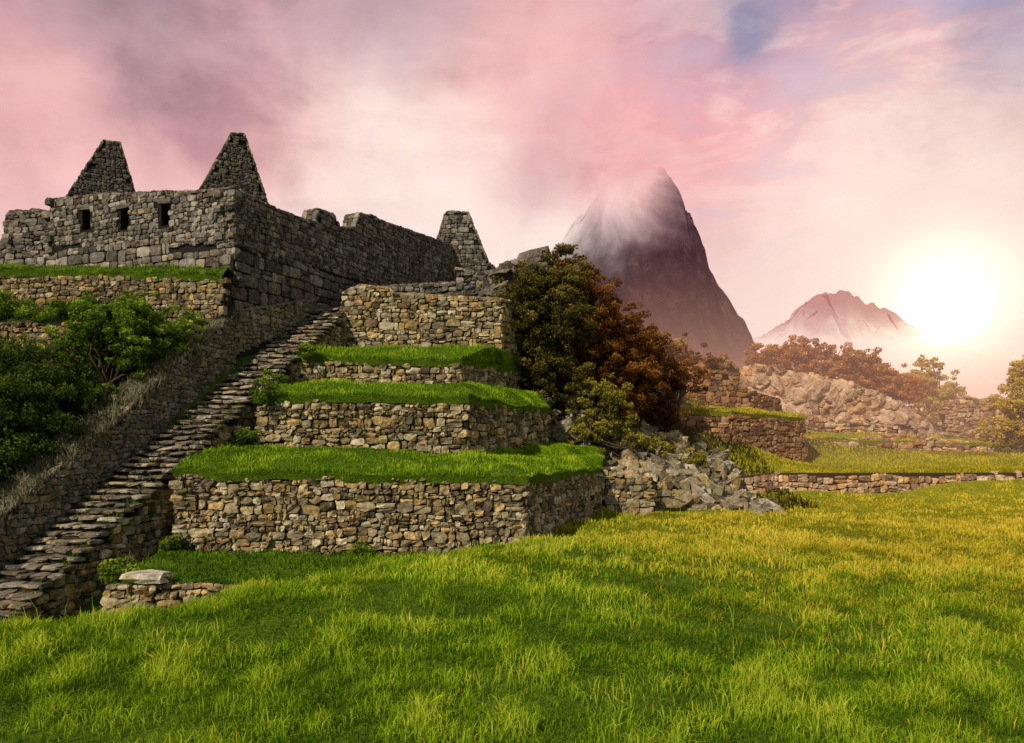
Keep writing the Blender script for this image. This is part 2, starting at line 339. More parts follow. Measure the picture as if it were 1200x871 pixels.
# rock outcrop: one craggy stepped rock surface
def cell(x,y,seed):
    xi=np.floor(x);yi=np.floor(y);best=np.full(x.shape,9.);val=np.zeros(x.shape)
    for a in (-1,0,1):
        for b in (-1,0,1):
            cx=xi+a;cy=yi+b
            h1=np.sin(cx*127.1+cy*311.7+seed)*43758.5453;h1-=np.floor(h1);h2=np.sin(cx*269.5+cy*183.3+seed)*43758.5453;h2-=np.floor(h2)
            dd=(x-cx-h1)**2+(y-cy-h2)**2; m=dd<best;best=np.where(m,dd,best);val=np.where(m,h1*.6+h2*.4,val)
    return val,np.sqrt(best)
def outcrop():
    U,Tt=np.meshgrid(np.linspace(0,1,190),np.linspace(0,1,110))
    x=16.8+18*U; top=np.interp(U,[0,.04,.15,.3,.42,.55,.7,.85,.95,1],[6,8.7,9.2,9.0,8.6,8.1,7.3,5.9,4.6,2.5])+.35*fbm(x*1.1,x*0,4,3.)+.2*cell(x*1.3,x*0,2.)[0]
    z=1.+(top-1.)*np.clip(Tt/.72,0,1)
    back=np.clip((Tt-.72)/.28,0,1)
    y=57.8+2.5*U+ (z-1.)*.42+back*6
    z=z-back*1.5
    c1,e1=cell(x*.75+z*.15,z*.9,5.);c2,e2=cell(x*2.1,z*2.4-x*.4,9.)
    y=y+1.5*(c1-.5)+.5*(c2-.5)+.5*e1+1.1*fbm(x*.35,z*.4,4,7.)
    x=x+.35*(c2-.5); z=z+.25*(c2-.5)*np.clip(Tt*4,0,1)+.3*(c1-.5)
    V=np.stack([x.ravel(),y.ravel(),z.ravel()],1);nU=190
    ii=(np.arange(109)[:,None]*nU+np.arange(nU-1)[None]).ravel();F=np.stack([ii,ii+1,ii+nU+1,ii+nU],1)
    C=np.zeros((len(V),3));C[:,0]=(.25+.6*c2).ravel();C[:,1]=c1.ravel();C[:,2]=np.clip((e2.ravel()-.62)*1.2,0,.5)
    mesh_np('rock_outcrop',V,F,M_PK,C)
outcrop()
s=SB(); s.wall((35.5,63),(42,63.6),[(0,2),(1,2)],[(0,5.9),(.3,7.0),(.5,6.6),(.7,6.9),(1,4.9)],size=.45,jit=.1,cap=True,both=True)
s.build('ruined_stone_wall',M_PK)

# ---------------------------------------------------------------- ruin building
bld=bpy.data.objects.new('roofless_stone_building',None); scene.collection.objects.link(bld)
c0=np.array([-11.4,31.5]); r=np.array([.376,.927]); l=np.array([-.927,.376])
rt=[(0,13.6),(.12,13.45),(.27,13.5),(.285,14.3),(.35,14.35),(.375,13.9),(.44,14.2),(.46,15.05),(.53,15.3),(.56,15.25),(.97,15.95),(1,16)]
s=SB(); pe=c0+r*20
s.face(c0,pe,[(0,7.3),(1,9.5)],[(0,11.2),(1,11.9)],.5,1,.03,1.7,mul=.85)
s.face(c0,pe,[(0,11.2),(1,11.9)],rt,.26,1,.06,1.6,mul=.85)
s.face(c0+l*.9,pe+l*.9,[(0,10),(1,10)],rt,.36,-1,.07,1.6)
s.backing(c0,pe,[(0,7.3),(1,9.5)],rt,.9); s.caps(c0,pe,rt,.9,1,.26)
s.build('side_wall',M_BL,bld)
Lf=10.8
fl=c0+l*Lf
ft=[(0,14.35),(.3,14.2),(.5,14.0),(.9,13.6),(1,13.6)]
wn=[]
for u,vv in ((100,257),(145,256),(193,251)):
    kx=(u-600)/900; t=(kx*c0[1]-c0[0])/(l[0]-kx*l[1]); y=c0[1]+l[1]*t
    zc=3+(520-vv)*y/900; a=Lf-t; wn.append((a-.24,a+.24,zc-.47,zc+.45))
s=SB()
s.face(fl,c0,[(0,10.8),(1,9.6)],[(0,12.3),(1,11.2)],.5,1,.035,1.7,mul=1.15)
s.face(fl,c0,[(0,12.3),(1,11.2)],ft,.25,1,.07,1.5,wins=wn,mul=1.1)
L=Lf;a=0
for (w0,w1,v0,v1) in sorted(wn):
    s.backing(fl,c0,[(0,10.3),(1,9.4)],ft,.9,1,a,w0/L,seg=3)
    s.backing(fl,c0,[(0,10.3),(1,9.4)],[(0,v0+.07),(1,v0+.07)],.9,1,w0/L,w1/L,seg=1)
    s.backing(fl,c0,[(0,v1+.3),(1,v1+.3)],ft,.9,1,w0/L,w1/L,seg=1)
    a=w1/L; cc=fl-l*((w0+w1)/2)
    s.blocks([(cc[0]+.05,cc[1]+.12,v1+.1)],[((w1-w0)/2+.22,.2,.11)],(-l[0],-l[1],0),(-r[0],-r[1],0),jit=.04)
s.backing(fl,c0,[(0,10.3),(1,9.4)],ft,.9,1,a,.92,seg=3)
s.caps(fl,c0,ft,.9,1,.26,0,.93)
q0=fl+r*1.0;q1=c0+r*1.0+l*1.0
s.wall(q0,q1,10,[(0,13.9),(1,13.2)],size=.4,thick=.5)
s.build('front_wall',M_BL,bld)
s=SB(); s.wall(fl+r*9,fl,[(0,11),(1,10.8)],[(0,14.2),(1,14.3)],size=.34,thick=.9,cap=True); s.build('end_wall',M_BL,bld)
s=SB(); s.wall((-13.15,32.25),(-10.6,33.7),12.5,[(0,13.65),(.44,16.35),(.64,16.4),(1,13.35)],size=.2,thick=.85,both=True,cap=True,jit=.05,mul=.45)
s.build('gable',M_BL,bld)
s=SB(); s.wall((-20.6,35.4),(-17.8,36.9),13,[(0,14.4),(.48,17.3),(.72,17.35),(1,14.2)],size=.2,thick=.85,both=True,cap=True,jit=.05,mul=.45)
s.build('gable',M_BL,bld)
s=SB(); s.wall((-4.9,50),(-1.5,50.3),9.5,[(0,16.4),(.14,18.0),(.2,18.2),(.62,18.2),(.7,17.4),(1,15.0)],size=.3,thick=1.,both=True,cap=True,jit=.06)
s.wall((-1.5,50.3),(0.5,55),9.5,[(0,15),(1,14)],size=.4,thick=1.,cap=True)
s.build('end_tower',M_BL,bld)
s=SB(); s.wall((-24.6,37.2),(-22.2,37),10.5,[(0,14.),(.1,14.3),(.7,14.35),(1,14.2)],size=.32,cap=True,both=True,ends=True)
s.wall((-34,36.2),(-21.8,35.6),10,[(0,12.4),(.85,12.3),(1,11.6)],size=.3,cap=True)
s.build('ruined_stone_wall',M_BL)
s=SB(); s.wall((-26,32.8),(-11.5,30.6),[(0,7.5),(1,7.)],[(0,10.4),(.6,9.95),(1,9.65)],size=.25,jit=.09,mul=.8); s.build('stone_retaining_wall',M_ST)
s=SB(); s.wall((-28,28.8),(-16,28.4),[(0,6),(1,5.8)],[(0,7.7),(1,7.55)],size=.28,jit=.1,mul=.8); s.build('stone_retaining_wall',M_ST)
s=SB(); s.wall((-3.2,43),(2,43.8),9,[(0,12.9),(.3,12.7),(.5,13.0),(.8,13.2),(1,12.5)],size=.36,cap=True,jit=.12)
s.wall((-7.6,40),(-3,40.6),9.2,[(0,11.2),(1,11.6)],size=.36,cap=True)
s.build('ruined_stone_wall',M_BL)

# ---------------------------------------------------------------- staircase
stair=bpy.data.objects.new('stone_staircase',None); scene.collection.objects.link(stair)
A=np.array([-13.7,17.6,-2.3]);B=np.array([-8.5,36,9.25]); nst=62
dh=(B-A)[:2]; Ls=np.linalg.norm(dh); d=dh/Ls; nr=np.array([d[1],-d[0]])
s=SB(); rise=(B-A)[2]/nst; run=Ls/nst; hw=.98
Cc=[];Hh=[]
for i in range(nst):
    c=A[:2]+d*(i+.5)*run; z=A[2]+(i+1)*rise
    q=-hw+rng.uniform(-.1,.05)
    while q<hw+.05:
        w=rng.uniform(.25,.8); w=min(w,hw-q+.15)
        if w<.08: break
        p=c+nr*(q+w/2)-d*(.03+rng.uniform(-.08,.08))
        Cc.append((*p,z-.055+rng.uniform(-.035,.035)));Hh.append((w/2*.95,run*.5+.08,.055)); q+=w
s.blocks(Cc,Hh,(nr[0],nr[1],0),(-d[0],-d[1],0),jit=.12,tilt=.06)
V=[];F=[]
for i in range(nst):
    for (a,zz) in ((i+.12,A[2]+i*rise-.02),(i+.12,A[2]+(i+1)*rise-.1)):
        for sd in (-hw-.1,hw):
            p=A[:2]+d*a*run+nr*sd; V.append((*p,zz)); 
for i in range(nst):
    o=i*4; F.append((o,o+1,o+3,o+2))
    if i<nst-1: F.append((o+2,o+3,o+5,o+4))
s.raw(V,F,(.3,.5,.9))
s.build('steps',M_STEP,stair)
pr0=A[:2]+nr*(hw-.02);pr1=B[:2]+nr*(hw-.02)
s=SB(); s.face(pr0,pr1,[(0,-2.6),(.2,-1.8),(.3,-1),(.6,2.5),(1,7)],[(0,A[2]),(1,B[2]-.1)],.26,1,.1,off=.0)
s.backing(pr0,pr1,[(0,-2.8),(.3,-1.8),(1,5)],[(0,A[2]-.1),(1,B[2]-.25)],.4)
s.build('side_support',M_ST,stair)
pl0=A[:2]-nr*(hw+.02);pl1=c0+np.array([.15,.0])
zt0=A[2]+1.1; zt1=8.2+.2
s=SB(); tp=[(0,zt0),(.3,zt0+(zt1-zt0)*.3+.1),(.55,zt0+(zt1-zt0)*.55-.05),(.8,zt0+(zt1-zt0)*.8+.15),(1,zt1)]
s.wall(pl0,pl1,[(0,A[2]-.6),(1,6)],tp,size=.19,thick=1.2,jit=.13,both=True,cap=True)
s.build('parapet',M_PAR,stair)
s=SB(); s.wall(pl1+d*.1,c0+r*5.2+np.array([.35,-.1]),[(0,6.8),(1,8.8)],[(0,8.5),(1,9.9)],size=.22,thick=.5,cap=True); s.build('parapet_upper',M_PAR,stair)

# ---------------------------------------------------------------- lawns
def blades(P,h,w,shade,lean=.45):
    n=len(P); th=rng.uniform(0,2*math.pi,n); ld=rng.uniform(0,2*math.pi,n); le=rng.uniform(.05,1.,n)*lean*h
    sx=np.cos(th)*w*.5;sy=np.sin(th)*w*.5; lx=np.cos(ld)*le;ly=np.sin(ld)*le
    V=np.zeros((n,5,3)); V[:]=P[:,None]
    V[:,0,0]-=sx;V[:,0,1]-=sy;V[:,1,0]+=sx;V[:,1,1]+=sy
    V[:,0:2,2]-=.03
    for j,sg in ((2,-1),(3,1)):
        V[:,j,0]+=sg*sx*.75+lx*.3;V[:,j,1]+=sg*sy*.75+ly*.3;V[:,j,2]+=h*.55
    V[:,4,0]+=lx;V[:,4,1]+=ly;V[:,4,2]+=h*np.sqrt(np.clip(1-(le/h)**2*.6,.2,1))
    b=np.arange(n)[:,None]*5
    F=np.stack([b+np.array([[0,1,3]]),b+np.array([[0,3,2]]),b+np.array([[2,3,4]])],1).reshape(-1,3)
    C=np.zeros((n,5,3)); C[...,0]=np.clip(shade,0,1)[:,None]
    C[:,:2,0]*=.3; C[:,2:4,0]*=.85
    return V.reshape(-1,3),F,C.reshape(-1,3)
def grass_obj(name,parts,mat,parent=None):
    Vs=[];Fs=[];Cs=[];n=0
    for V,F,C in parts: Vs.append(V);Fs.append(F+n);Cs.append(C);n+=len(V)
    return mesh_np(name,np.concatenate(Vs),np.concatenate(Fs),mat,np.concatenate(Cs),parent=parent)
def lawn(name,quads,dens=150,h=(.06,.15),wd=.035,mat=None,bmat=None,yel=0.,sh0=.5):
    nU,nV=40,14; Vs=[];Fs=[];parts=[];n=0
    for q in quads:
        q=np.array(q,float)
        uu,vv=np.meshgrid(np.linspace(0,1,nU),np.linspace(0,1,nV))
        def ev(u,v):
            p=((1-u)*(1-v))[:,None]*q[0]+(u*(1-v))[:,None]*q[1]+(u*v)[:,None]*q[2]+((1-u)*v)[:,None]*q[3]
            bul=.22*np.sin(np.pi*np.clip(v,0,1))**.8
            p[:,2]+=bul+.16*fbm(p[:,0]*.7,p[:,1]*.7,3,6.)+.03
            p[:,1]+=(1-v)*.14*fbm(p[:,0]*1.6,p[:,1]*.2,3,16.)
            return p
        P=ev(uu.ravel(),vv.ravel())
        ii=(np.arange(nV-1)[:,None]*nU+np.arange(nU-1)[None]).ravel()
        Vs.append(P);Fs.append(np.stack([ii,ii+1,ii+nU+1,ii+nU],1)+n);n+=len(P)
        e=P[:nU].copy(); e2=e.copy(); e2[:,2]-=.25; e2[:,1]+=.12
        Vs.append(np.concatenate([e,e2])); j=np.arange(nU-1); Fs.append(np.stack([j+nU,j+nU+1,j+1,j],1)+n); n+=2*nU
        ar=np.linalg.norm(q[1]-q[0])*np.linalg.norm(q[3]-q[0]); nb=int(ar*dens)
        u=rng.random(nb);v=rng.random(nb); 
        ne=int(np.linalg.norm(q[1]-q[0])*70); u=np.append(u,rng.random(ne)); v=np.append(v,rng.random(ne)*.03); 
        P=ev(u,v); cl=fbm(P[:,0]*1.3,P[:,1]*1.3,3,1.); hh=rng.uniform(*h,len(P))*(1+1.4*cl); sh=sh0+.7*cl+rng.uniform(-.2,.25,len(P))
        hh=np.where(v<.04,hh*(1.+.8*np.clip(fbm(P[:,0]*2.5,P[:,1]*0,2,3.)*3,-.8,1)),hh)
        parts.append(blades(P,np.clip(hh,.03,.4),np.full(len(P),wd),sh,.9))
    V=np.concatenate(Vs); c=np.zeros((len(V),3)); c[:,1]=yel
    o=mesh_np(name,V,np.concatenate(Fs),M_GROUND,c,smooth=True)
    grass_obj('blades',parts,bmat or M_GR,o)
lawn('terrace_lawn',[[(-10.3,23.25,2.17),(.5,23.25,1.93),(-1.6,27.8,2.45),(-9.9,27.8,2.9)],
  [(.5,23.25,1.93),(3.75,32.2,1.88),(4.3,35.5,2.3),(-1.6,27.7,2.45)],[(-1.6,27.7,2.45),(4.3,35.5,2.3),(3.6,36.5,2.8),(1.5,35,2.7)]])
lawn('terrace_lawn',[[(-9.3,27.55,4.7),(-1.55,27.55,4.62),(-2.1,31.5,5.3),(-9.,31.5,5.4)],[(-1.55,27.55,4.62),(1.75,35,4.5),(1.2,37.5,5.4),(-2.1,31.4,5.3)]])
lawn('terrace_lawn',[[(-8.8,31.25,6.52),(-2.05,31.25,6.42),(-.5,35.3,7.2),(-7.8,35.3,7.3)],[(-2.05,31.25,6.42),(.45,37.2,6.5),(.8,38,7.1),(-.5,35.3,7.2)]])
lawn('terrace_lawn',[[(-26,32.7,10.4),(-11.5,30.5,9.68),(-11.5,31.6,10.0),(-26,36.2,11.1)]],dens=90,bmat=M_LG,sh0=.6)
lawn('terrace_lawn',[[(-9.7,18.4,-.45),(-5.2,18.8,-.55),(.2,23.4,-.5),(-10.1,23.4,-.35)]],dens=170,sh0=.1)
lawn('terrace_lawn',[[(7.5,44.5,4.95),(12.8,44.7,4.82),(15.5,49.8,4.9),(9.8,49.2,5.3)],[(12.8,44.7,4.82),(18.5,48.4,4.6),(19,52.5,4.7),(15.5,49.8,4.9)]],dens=60,wd=.06,bmat=M_GRY,yel=1.)
lawn('terrace_lawn',[[(18.8,53.4,3.4),(35,54.4,2.9),(29,57.5,3.4),(19,56.5,3.9)]],dens=45,wd=.07,bmat=M_GRY,yel=1.)

def meadow():
    parts=[];yparts=[]
    for (d0,d1,dens,h0,h1,w) in ((4.5,9,1200,.05,.16,.011),(9,14,800,.05,.16,.015),(14,22,360,.06,.16,.023),(22,32,170,.06,.15,.036),(32,41,90,.06,.14,.052)):
        xl,xr=-(.72*d1+2),.72*d1+2; n=int((xr-xl)*(d1-d0)*dens)
        x=rng.uniform(xl,xr,n);y=rng.uniform(d0,d1,n)
        lim=np.where(x<.5,23.2,np.where(x<3.8,23.2+(x-.5)*2.75,np.where(x<9,32.2,38.7)))
        ok=(y<lim)&~((x<-9.6)&(y>18.2)&(x>-99))&~((x<-11)&(y>16.8))&(np.abs(x)<.72*y+2)&~((x>-10)&(x<-5+(y-18.5))&(y>18.5)&(y<23.2)&(x<-.5))
        pt=fbm(x*.6,y*.6,3,21.); ok&=rng.random(n)>np.clip((pt-.2)*4,0,.75)
        x=x[ok];y=y[ok];P=np.column_stack([x,y,zg(x,y)])
        cl=fbm(x*2.2,y*2.2,3,31.); big=fbm(x*.25,y*.25,3,33.);mid=fbm(x*.7,y*.7,2,41.)
        h=rng.uniform(h0,h1,len(x))*(1+2.0*cl+.6*big+.5*mid); h=np.clip(h,.03,.42)
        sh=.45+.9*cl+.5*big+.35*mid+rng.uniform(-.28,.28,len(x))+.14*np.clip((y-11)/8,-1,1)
        yl=np.clip((x+y*.35-4)/15+.5*fbm(x*.25,y*.25,3,3.),.06,1)*np.clip((y-6)/10,.25,1)  # share of blades coloured for the sun flare, rising to the right
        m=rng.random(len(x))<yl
        wv=w*rng.uniform(.6,1.6,len(x))
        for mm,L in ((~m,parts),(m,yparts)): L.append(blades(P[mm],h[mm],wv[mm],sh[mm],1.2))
    n=700;y=rng.uniform(9,34,n);x=rng.uniform(-9,14,n); ok=(x>-8)&(y<np.where(x<.5,21+x*.6,33)); x=x[ok];y=y[ok]
    parts.append(blades(np.column_stack([x,y,zg(x,y)]),rng.uniform(.25,.55,len(x)),np.full(len(x),.014),np.full(len(x),.9),.5))
    g=grass_obj('meadow_grass',parts,M_GR); grass_obj('flare_yellow_blades',yparts,M_GRY,g)
meadow()
n=26000;x=rng.uniform(11,46,n);y=rng.uniform(39.3,56,n);P=np.column_stack([x,y,zg(x,y)])
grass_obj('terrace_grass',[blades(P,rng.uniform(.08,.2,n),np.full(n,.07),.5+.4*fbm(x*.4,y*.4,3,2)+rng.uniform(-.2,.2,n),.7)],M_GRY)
def tufts(name,n,xr,yr,cond,mat,h=(.25,.6),w=.04,zf=None):
    x=rng.uniform(*xr,n);y=rng.uniform(*yr,n);k=cond(x,y);x=x[k];y=y[k];P=np.column_stack([x,y,(zf or zg)(x,y)])
    grass_obj(name,[blades(P,rng.uniform(*h,len(x)),np.full(len(x),w),.4+.5*fbm(x,y,3,2)+rng.uniform(-.3,.3,len(x)),.8)],mat)
sx=lambda y:A[0]+(y-A[1])*d[0]/d[1]-hw-1.4
tufts('hillside_grass',36000,(-30,-10),(17.5,35),lambda x,y:(x<sx(y)),M_LG)
tufts('hillside_grass',9000,(-1,14),(35,50),lambda x,y:(x>1.8-(y-35)*.2),M_LB,(.2,.5),.06)
L2=np.linalg.norm(pl1-pl0);dp=(pl1-pl0)/L2;npn=np.array([dp[1],-dp[0]])
n=20000;q=rng.random(n);o=rng.uniform(-1.9,.12,n)
xy=pl0[None]+dp[None]*(q*L2)[:,None]+npn[None]*o[:,None]
zt=np.interp(q,[a for a,_ in tp],[b for _,b in tp])-np.clip(-o-1.1,0,1)*.9-np.clip(o,0,1)*6*rng.random(n)
cl=fbm(q*30,o*2,3,5.);kk=rng.random(n)<.6+1.2*cl
P=np.column_stack([xy,zt])[kk]
grass_obj('dry_growth',[blades(P,rng.uniform(.1,.38,len(P)),np.full(len(P),.035),.5+.4*cl[kk]+rng.uniform(-.3,.3,len(P)),1.2)],M_LS)
# plants rooted in the joints of the steps and the terrace walls
n=2600;q=rng.random(n);o=rng.choice([-1,1],n)*hw*(1-rng.random(n)**2*.5)
xy=A[:2][None]+d[None]*(q*Ls)[:,None]+nr[None]*o[:,None];P=np.column_stack([xy,A[2]+q*(B-A)[2]+.02])
kk=fbm(q*25,o,2,8.)>-.05
grass_obj('step_weeds',[blades(P[kk],rng.uniform(.06,.22,kk.sum()),np.full(kk.sum(),.035),rng.uniform(.2,.8,kk.sum()),1.)],M_LG)
n=1500;x=rng.uniform(-10.2,.4,n);z=rng.uniform(-.3,2.1,n);kk=fbm(x*1.1,z*1.6,2,12.)>.16
n2=1200;x2=rng.uniform(-9.2,-1.6,n2);z2=rng.uniform(2.6,4.6,n2);k2=fbm(x2*1.1,z2*1.6,2,15.)>.16
P=np.concatenate([np.column_stack([x,np.full(n,23.38),z])[kk],np.column_stack([x2,np.full(n2,27.68),z2])[k2]])
grass_obj('wall_weeds',[blades(P,rng.uniform(.06,.16,len(P)),np.full(len(P),.035),rng.uniform(.2,.8,len(P)),1.4)],M_LG)

# ---------------------------------------------------------------- vegetation
def tube(pts,rad,k=6):
    pts=np.array(pts);V=[];F=[]
    for i,p in enumerate(pts):
        t=pts[min(i+1,len(pts)-1)]-pts[max(i-1,0)];t/=np.linalg.norm(t)+1e-9
        a=np.cross(t,(0.3,1,.2));a/=np.linalg.norm(a);b=np.cross(t,a)
        for j in range(k):
            th=2*math.pi*j/k;V.append(p+(a*math.cos(th)+b*math.sin(th))*rad[i])
        if i:
            o=(i-1)*k
            for j in range(k):F.append((o+j,o+(j+1)%k,o+k+(j+1)%k,o+k+j))
    return np.array(V),np.array(F)
def plant(name,base,lobes,mat,leaf=.13,dens=1.,dark=0.):
    Vs=[];Fs=[];Cs=[];n=0;base=np.array(base,float)
    bV=[];bF=[];bn=0
    for lb in lobes:
        c=np.array(lb[:3]);R=np.array(lb[3:])
        m=int(34*dens*max(.5,(R[0]*R[2])**.8)); 
        dr=rng.normal(size=(m,3));dr/=np.linalg.norm(dr,axis=1)[:,None]
        rad=rng.uniform(.35,1.02,m)**.6
        cc=c+dr*R*rad[:,None]*(1+.25*rng.normal(size=(m,1)))
        cs=rng.uniform(.25,.85,m); cr=rng.uniform(.22,.5,m)*np.clip(R.mean()/2,.5,1.2)
        for j in range(min(7,m)):
            tip=cc[j];mid=(base+tip)/2+rng.normal(0,.2,3)+np.array([0,0,.2]);
            rr=.04*np.linalg.norm(tip-base)/3+.02
            v,f=tube([base+rng.normal(0,.1,3)*[1,1,0],base*.7+mid*.3+rng.normal(0,.08,3),mid,(mid+tip)/2+rng.normal(0,.15,3),tip],[rr*1.6,rr*1.2,rr*.8,rr*.5,rr*.2],5)
            bV.append(v);bF.append(f+bn);bn+=len(v)
        nl=np.maximum(30,(cr**2*1300*(0.13/leaf)**1.6).astype(int)); tot=nl.sum(); ci=np.repeat(np.arange(m),nl)
        g=rng.normal(size=(tot,3));g/=np.linalg.norm(g,axis=1)[:,None];g*=rng.uniform(.2,1.1,tot)[:,None]**.5
        P=cc[ci]+g*cr[ci][:,None]*np.array([1.15,1.15,.8])
        a=rng.normal(size=(tot,3));a/=np.linalg.norm(a,axis=1)[:,None];b=np.cross(a,rng.normal(size=(tot,3)));b/=np.linalg.norm(b,axis=1)[:,None]
        sz=(leaf*rng.uniform(.6,1.3,tot))[:,None]
        q=np.stack([P-a*sz*.6,P+b*sz*.3,P+a*sz*.6,P-b*sz*.3],1)
        Vs.append(q.reshape(-1,3));Fs.append(np.arange(tot*4).reshape(-1,4)+n);n+=tot*4
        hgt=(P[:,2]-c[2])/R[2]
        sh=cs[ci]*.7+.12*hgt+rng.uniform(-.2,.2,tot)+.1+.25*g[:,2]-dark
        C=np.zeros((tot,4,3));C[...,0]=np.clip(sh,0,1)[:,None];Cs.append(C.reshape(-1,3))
    o=mesh_np(name,np.concatenate(Vs),np.concatenate(Fs),mat,np.concatenate(Cs))
    bV=np.concatenate(bV);mesh_np('branches',bV,np.concatenate(bF),M_BARK,np.full((len(bV),3),.4),smooth=True,parent=o)
    return o
def G(x,y): return (x,y,float(zg(np.array([x]),np.array([y]))[0])-.1)
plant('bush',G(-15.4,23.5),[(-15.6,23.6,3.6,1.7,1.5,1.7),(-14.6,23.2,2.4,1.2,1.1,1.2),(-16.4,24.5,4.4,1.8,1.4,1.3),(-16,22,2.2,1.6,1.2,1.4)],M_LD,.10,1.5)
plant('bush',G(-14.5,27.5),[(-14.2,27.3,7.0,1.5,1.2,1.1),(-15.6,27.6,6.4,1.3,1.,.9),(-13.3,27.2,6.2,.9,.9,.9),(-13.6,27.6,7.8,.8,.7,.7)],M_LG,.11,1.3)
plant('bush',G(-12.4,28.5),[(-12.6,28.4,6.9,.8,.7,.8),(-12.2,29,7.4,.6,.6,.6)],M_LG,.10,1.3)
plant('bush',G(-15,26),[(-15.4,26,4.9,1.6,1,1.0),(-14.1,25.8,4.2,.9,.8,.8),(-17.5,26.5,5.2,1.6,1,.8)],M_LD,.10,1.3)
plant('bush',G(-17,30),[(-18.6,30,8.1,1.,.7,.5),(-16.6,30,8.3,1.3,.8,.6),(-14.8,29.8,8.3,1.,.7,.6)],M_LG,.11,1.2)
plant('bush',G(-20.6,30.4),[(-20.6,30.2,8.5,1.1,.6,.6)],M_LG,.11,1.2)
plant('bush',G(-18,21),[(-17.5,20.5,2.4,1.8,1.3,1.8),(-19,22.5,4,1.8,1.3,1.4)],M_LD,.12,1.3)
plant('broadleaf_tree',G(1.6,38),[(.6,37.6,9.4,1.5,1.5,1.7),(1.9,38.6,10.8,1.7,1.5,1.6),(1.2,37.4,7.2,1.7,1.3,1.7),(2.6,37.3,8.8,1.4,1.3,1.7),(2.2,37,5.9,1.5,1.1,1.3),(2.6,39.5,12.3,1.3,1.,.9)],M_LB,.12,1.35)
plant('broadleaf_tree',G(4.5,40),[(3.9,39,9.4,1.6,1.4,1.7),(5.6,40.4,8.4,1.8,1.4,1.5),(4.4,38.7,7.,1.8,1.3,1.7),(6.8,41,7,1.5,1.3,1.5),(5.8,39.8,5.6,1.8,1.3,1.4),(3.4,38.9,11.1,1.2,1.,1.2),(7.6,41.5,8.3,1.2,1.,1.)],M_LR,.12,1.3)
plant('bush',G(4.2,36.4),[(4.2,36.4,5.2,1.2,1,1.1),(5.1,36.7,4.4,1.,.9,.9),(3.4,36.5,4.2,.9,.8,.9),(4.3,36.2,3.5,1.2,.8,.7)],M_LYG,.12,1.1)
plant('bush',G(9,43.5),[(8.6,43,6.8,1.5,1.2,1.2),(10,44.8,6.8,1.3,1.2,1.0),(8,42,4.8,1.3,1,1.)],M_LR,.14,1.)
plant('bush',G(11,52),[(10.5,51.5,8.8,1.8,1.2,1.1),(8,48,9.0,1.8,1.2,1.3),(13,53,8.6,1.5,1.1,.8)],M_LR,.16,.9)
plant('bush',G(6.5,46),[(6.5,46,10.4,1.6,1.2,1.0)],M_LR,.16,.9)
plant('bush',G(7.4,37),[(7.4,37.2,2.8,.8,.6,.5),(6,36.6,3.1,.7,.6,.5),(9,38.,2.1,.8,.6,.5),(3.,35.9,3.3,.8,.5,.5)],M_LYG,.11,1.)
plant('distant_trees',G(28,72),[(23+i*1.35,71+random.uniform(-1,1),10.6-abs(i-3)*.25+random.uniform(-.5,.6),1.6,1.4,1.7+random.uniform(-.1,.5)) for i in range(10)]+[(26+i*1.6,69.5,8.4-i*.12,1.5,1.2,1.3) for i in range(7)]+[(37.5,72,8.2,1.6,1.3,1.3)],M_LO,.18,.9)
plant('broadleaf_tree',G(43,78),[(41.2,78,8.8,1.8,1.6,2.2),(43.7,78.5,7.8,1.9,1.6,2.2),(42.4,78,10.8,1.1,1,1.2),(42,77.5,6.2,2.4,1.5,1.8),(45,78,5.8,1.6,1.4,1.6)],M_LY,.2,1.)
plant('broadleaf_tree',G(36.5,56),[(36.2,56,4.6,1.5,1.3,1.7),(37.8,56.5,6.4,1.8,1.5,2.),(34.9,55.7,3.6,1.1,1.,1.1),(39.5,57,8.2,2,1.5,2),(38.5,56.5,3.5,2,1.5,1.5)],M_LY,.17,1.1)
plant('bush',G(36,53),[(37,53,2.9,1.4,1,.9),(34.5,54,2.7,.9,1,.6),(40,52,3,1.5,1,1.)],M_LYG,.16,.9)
for (x,y,z,R) in ((-10.1,22.9,-.1,.35),(-4.6,23.0,-.2,.3),(-8.9,27.4,4.9,.4),(-9.5,27.2,3.3,.35),(-8.4,31.0,6.8,.3),(.6,32.5,2.6,.4),(-.2,31,2.5,.3),(-1.4,27.2,2.5,.25),(-9.7,19,-.3,.4),(-10.,20.6,-.4,.4),(-9.2,29.8,5.6,.4),(-8.5,33.4,7.4,.35)):
    plant('fern',(x,y,z-.2),[(x,y,z,R,R,R*.9)],M_LG,.09,.6)

# ---------------------------------------------------------------- boulders
s=SB(); C=[];H=[]
for i in range(620):
    x=rng.uniform(1.2,12);y=rng.uniform(33.5,42.5)
    if y<35.2 and x<4.4: continue
    z=float(zg(np.array([x]),np.array([y]))[0])+ .9*max(0,1-((x-7.3)/2.4)**2-((y-36)/2.2)**2)
    sc=rng.uniform(.1,.38)*(1.25 if 5<x<10 and y<38 else 1.); C.append((x,y,z+sc*.2));H.append((sc*rng.uniform(.8,1.5),sc,sc*rng.uniform(.5,1.0)))
for i in range(150):
    x=rng.uniform(5.2,9.8);y=rng.uniform(34.2,37.5)
    z=float(zg(np.array([x]),np.array([y]))[0])+ rng.uniform(.3,1.)*1.1*max(0,1-((x-7.3)/2.6)**2-((y-36)/2.4)**2)
    sc=rng.uniform(.18,.5); C.append((x,y,z+sc*.2));H.append((sc*rng.uniform(.8,1.4),sc,sc*rng.uniform(.5,1.0)))
th=rng.uniform(0,3.14,len(C)); U=np.column_stack([np.cos(th),np.sin(th),th*0]);Wv=np.column_stack([-np.sin(th),np.cos(th),th*0])
s.blocks(C,H,U,Wv,jit=.2,tilt=.3)
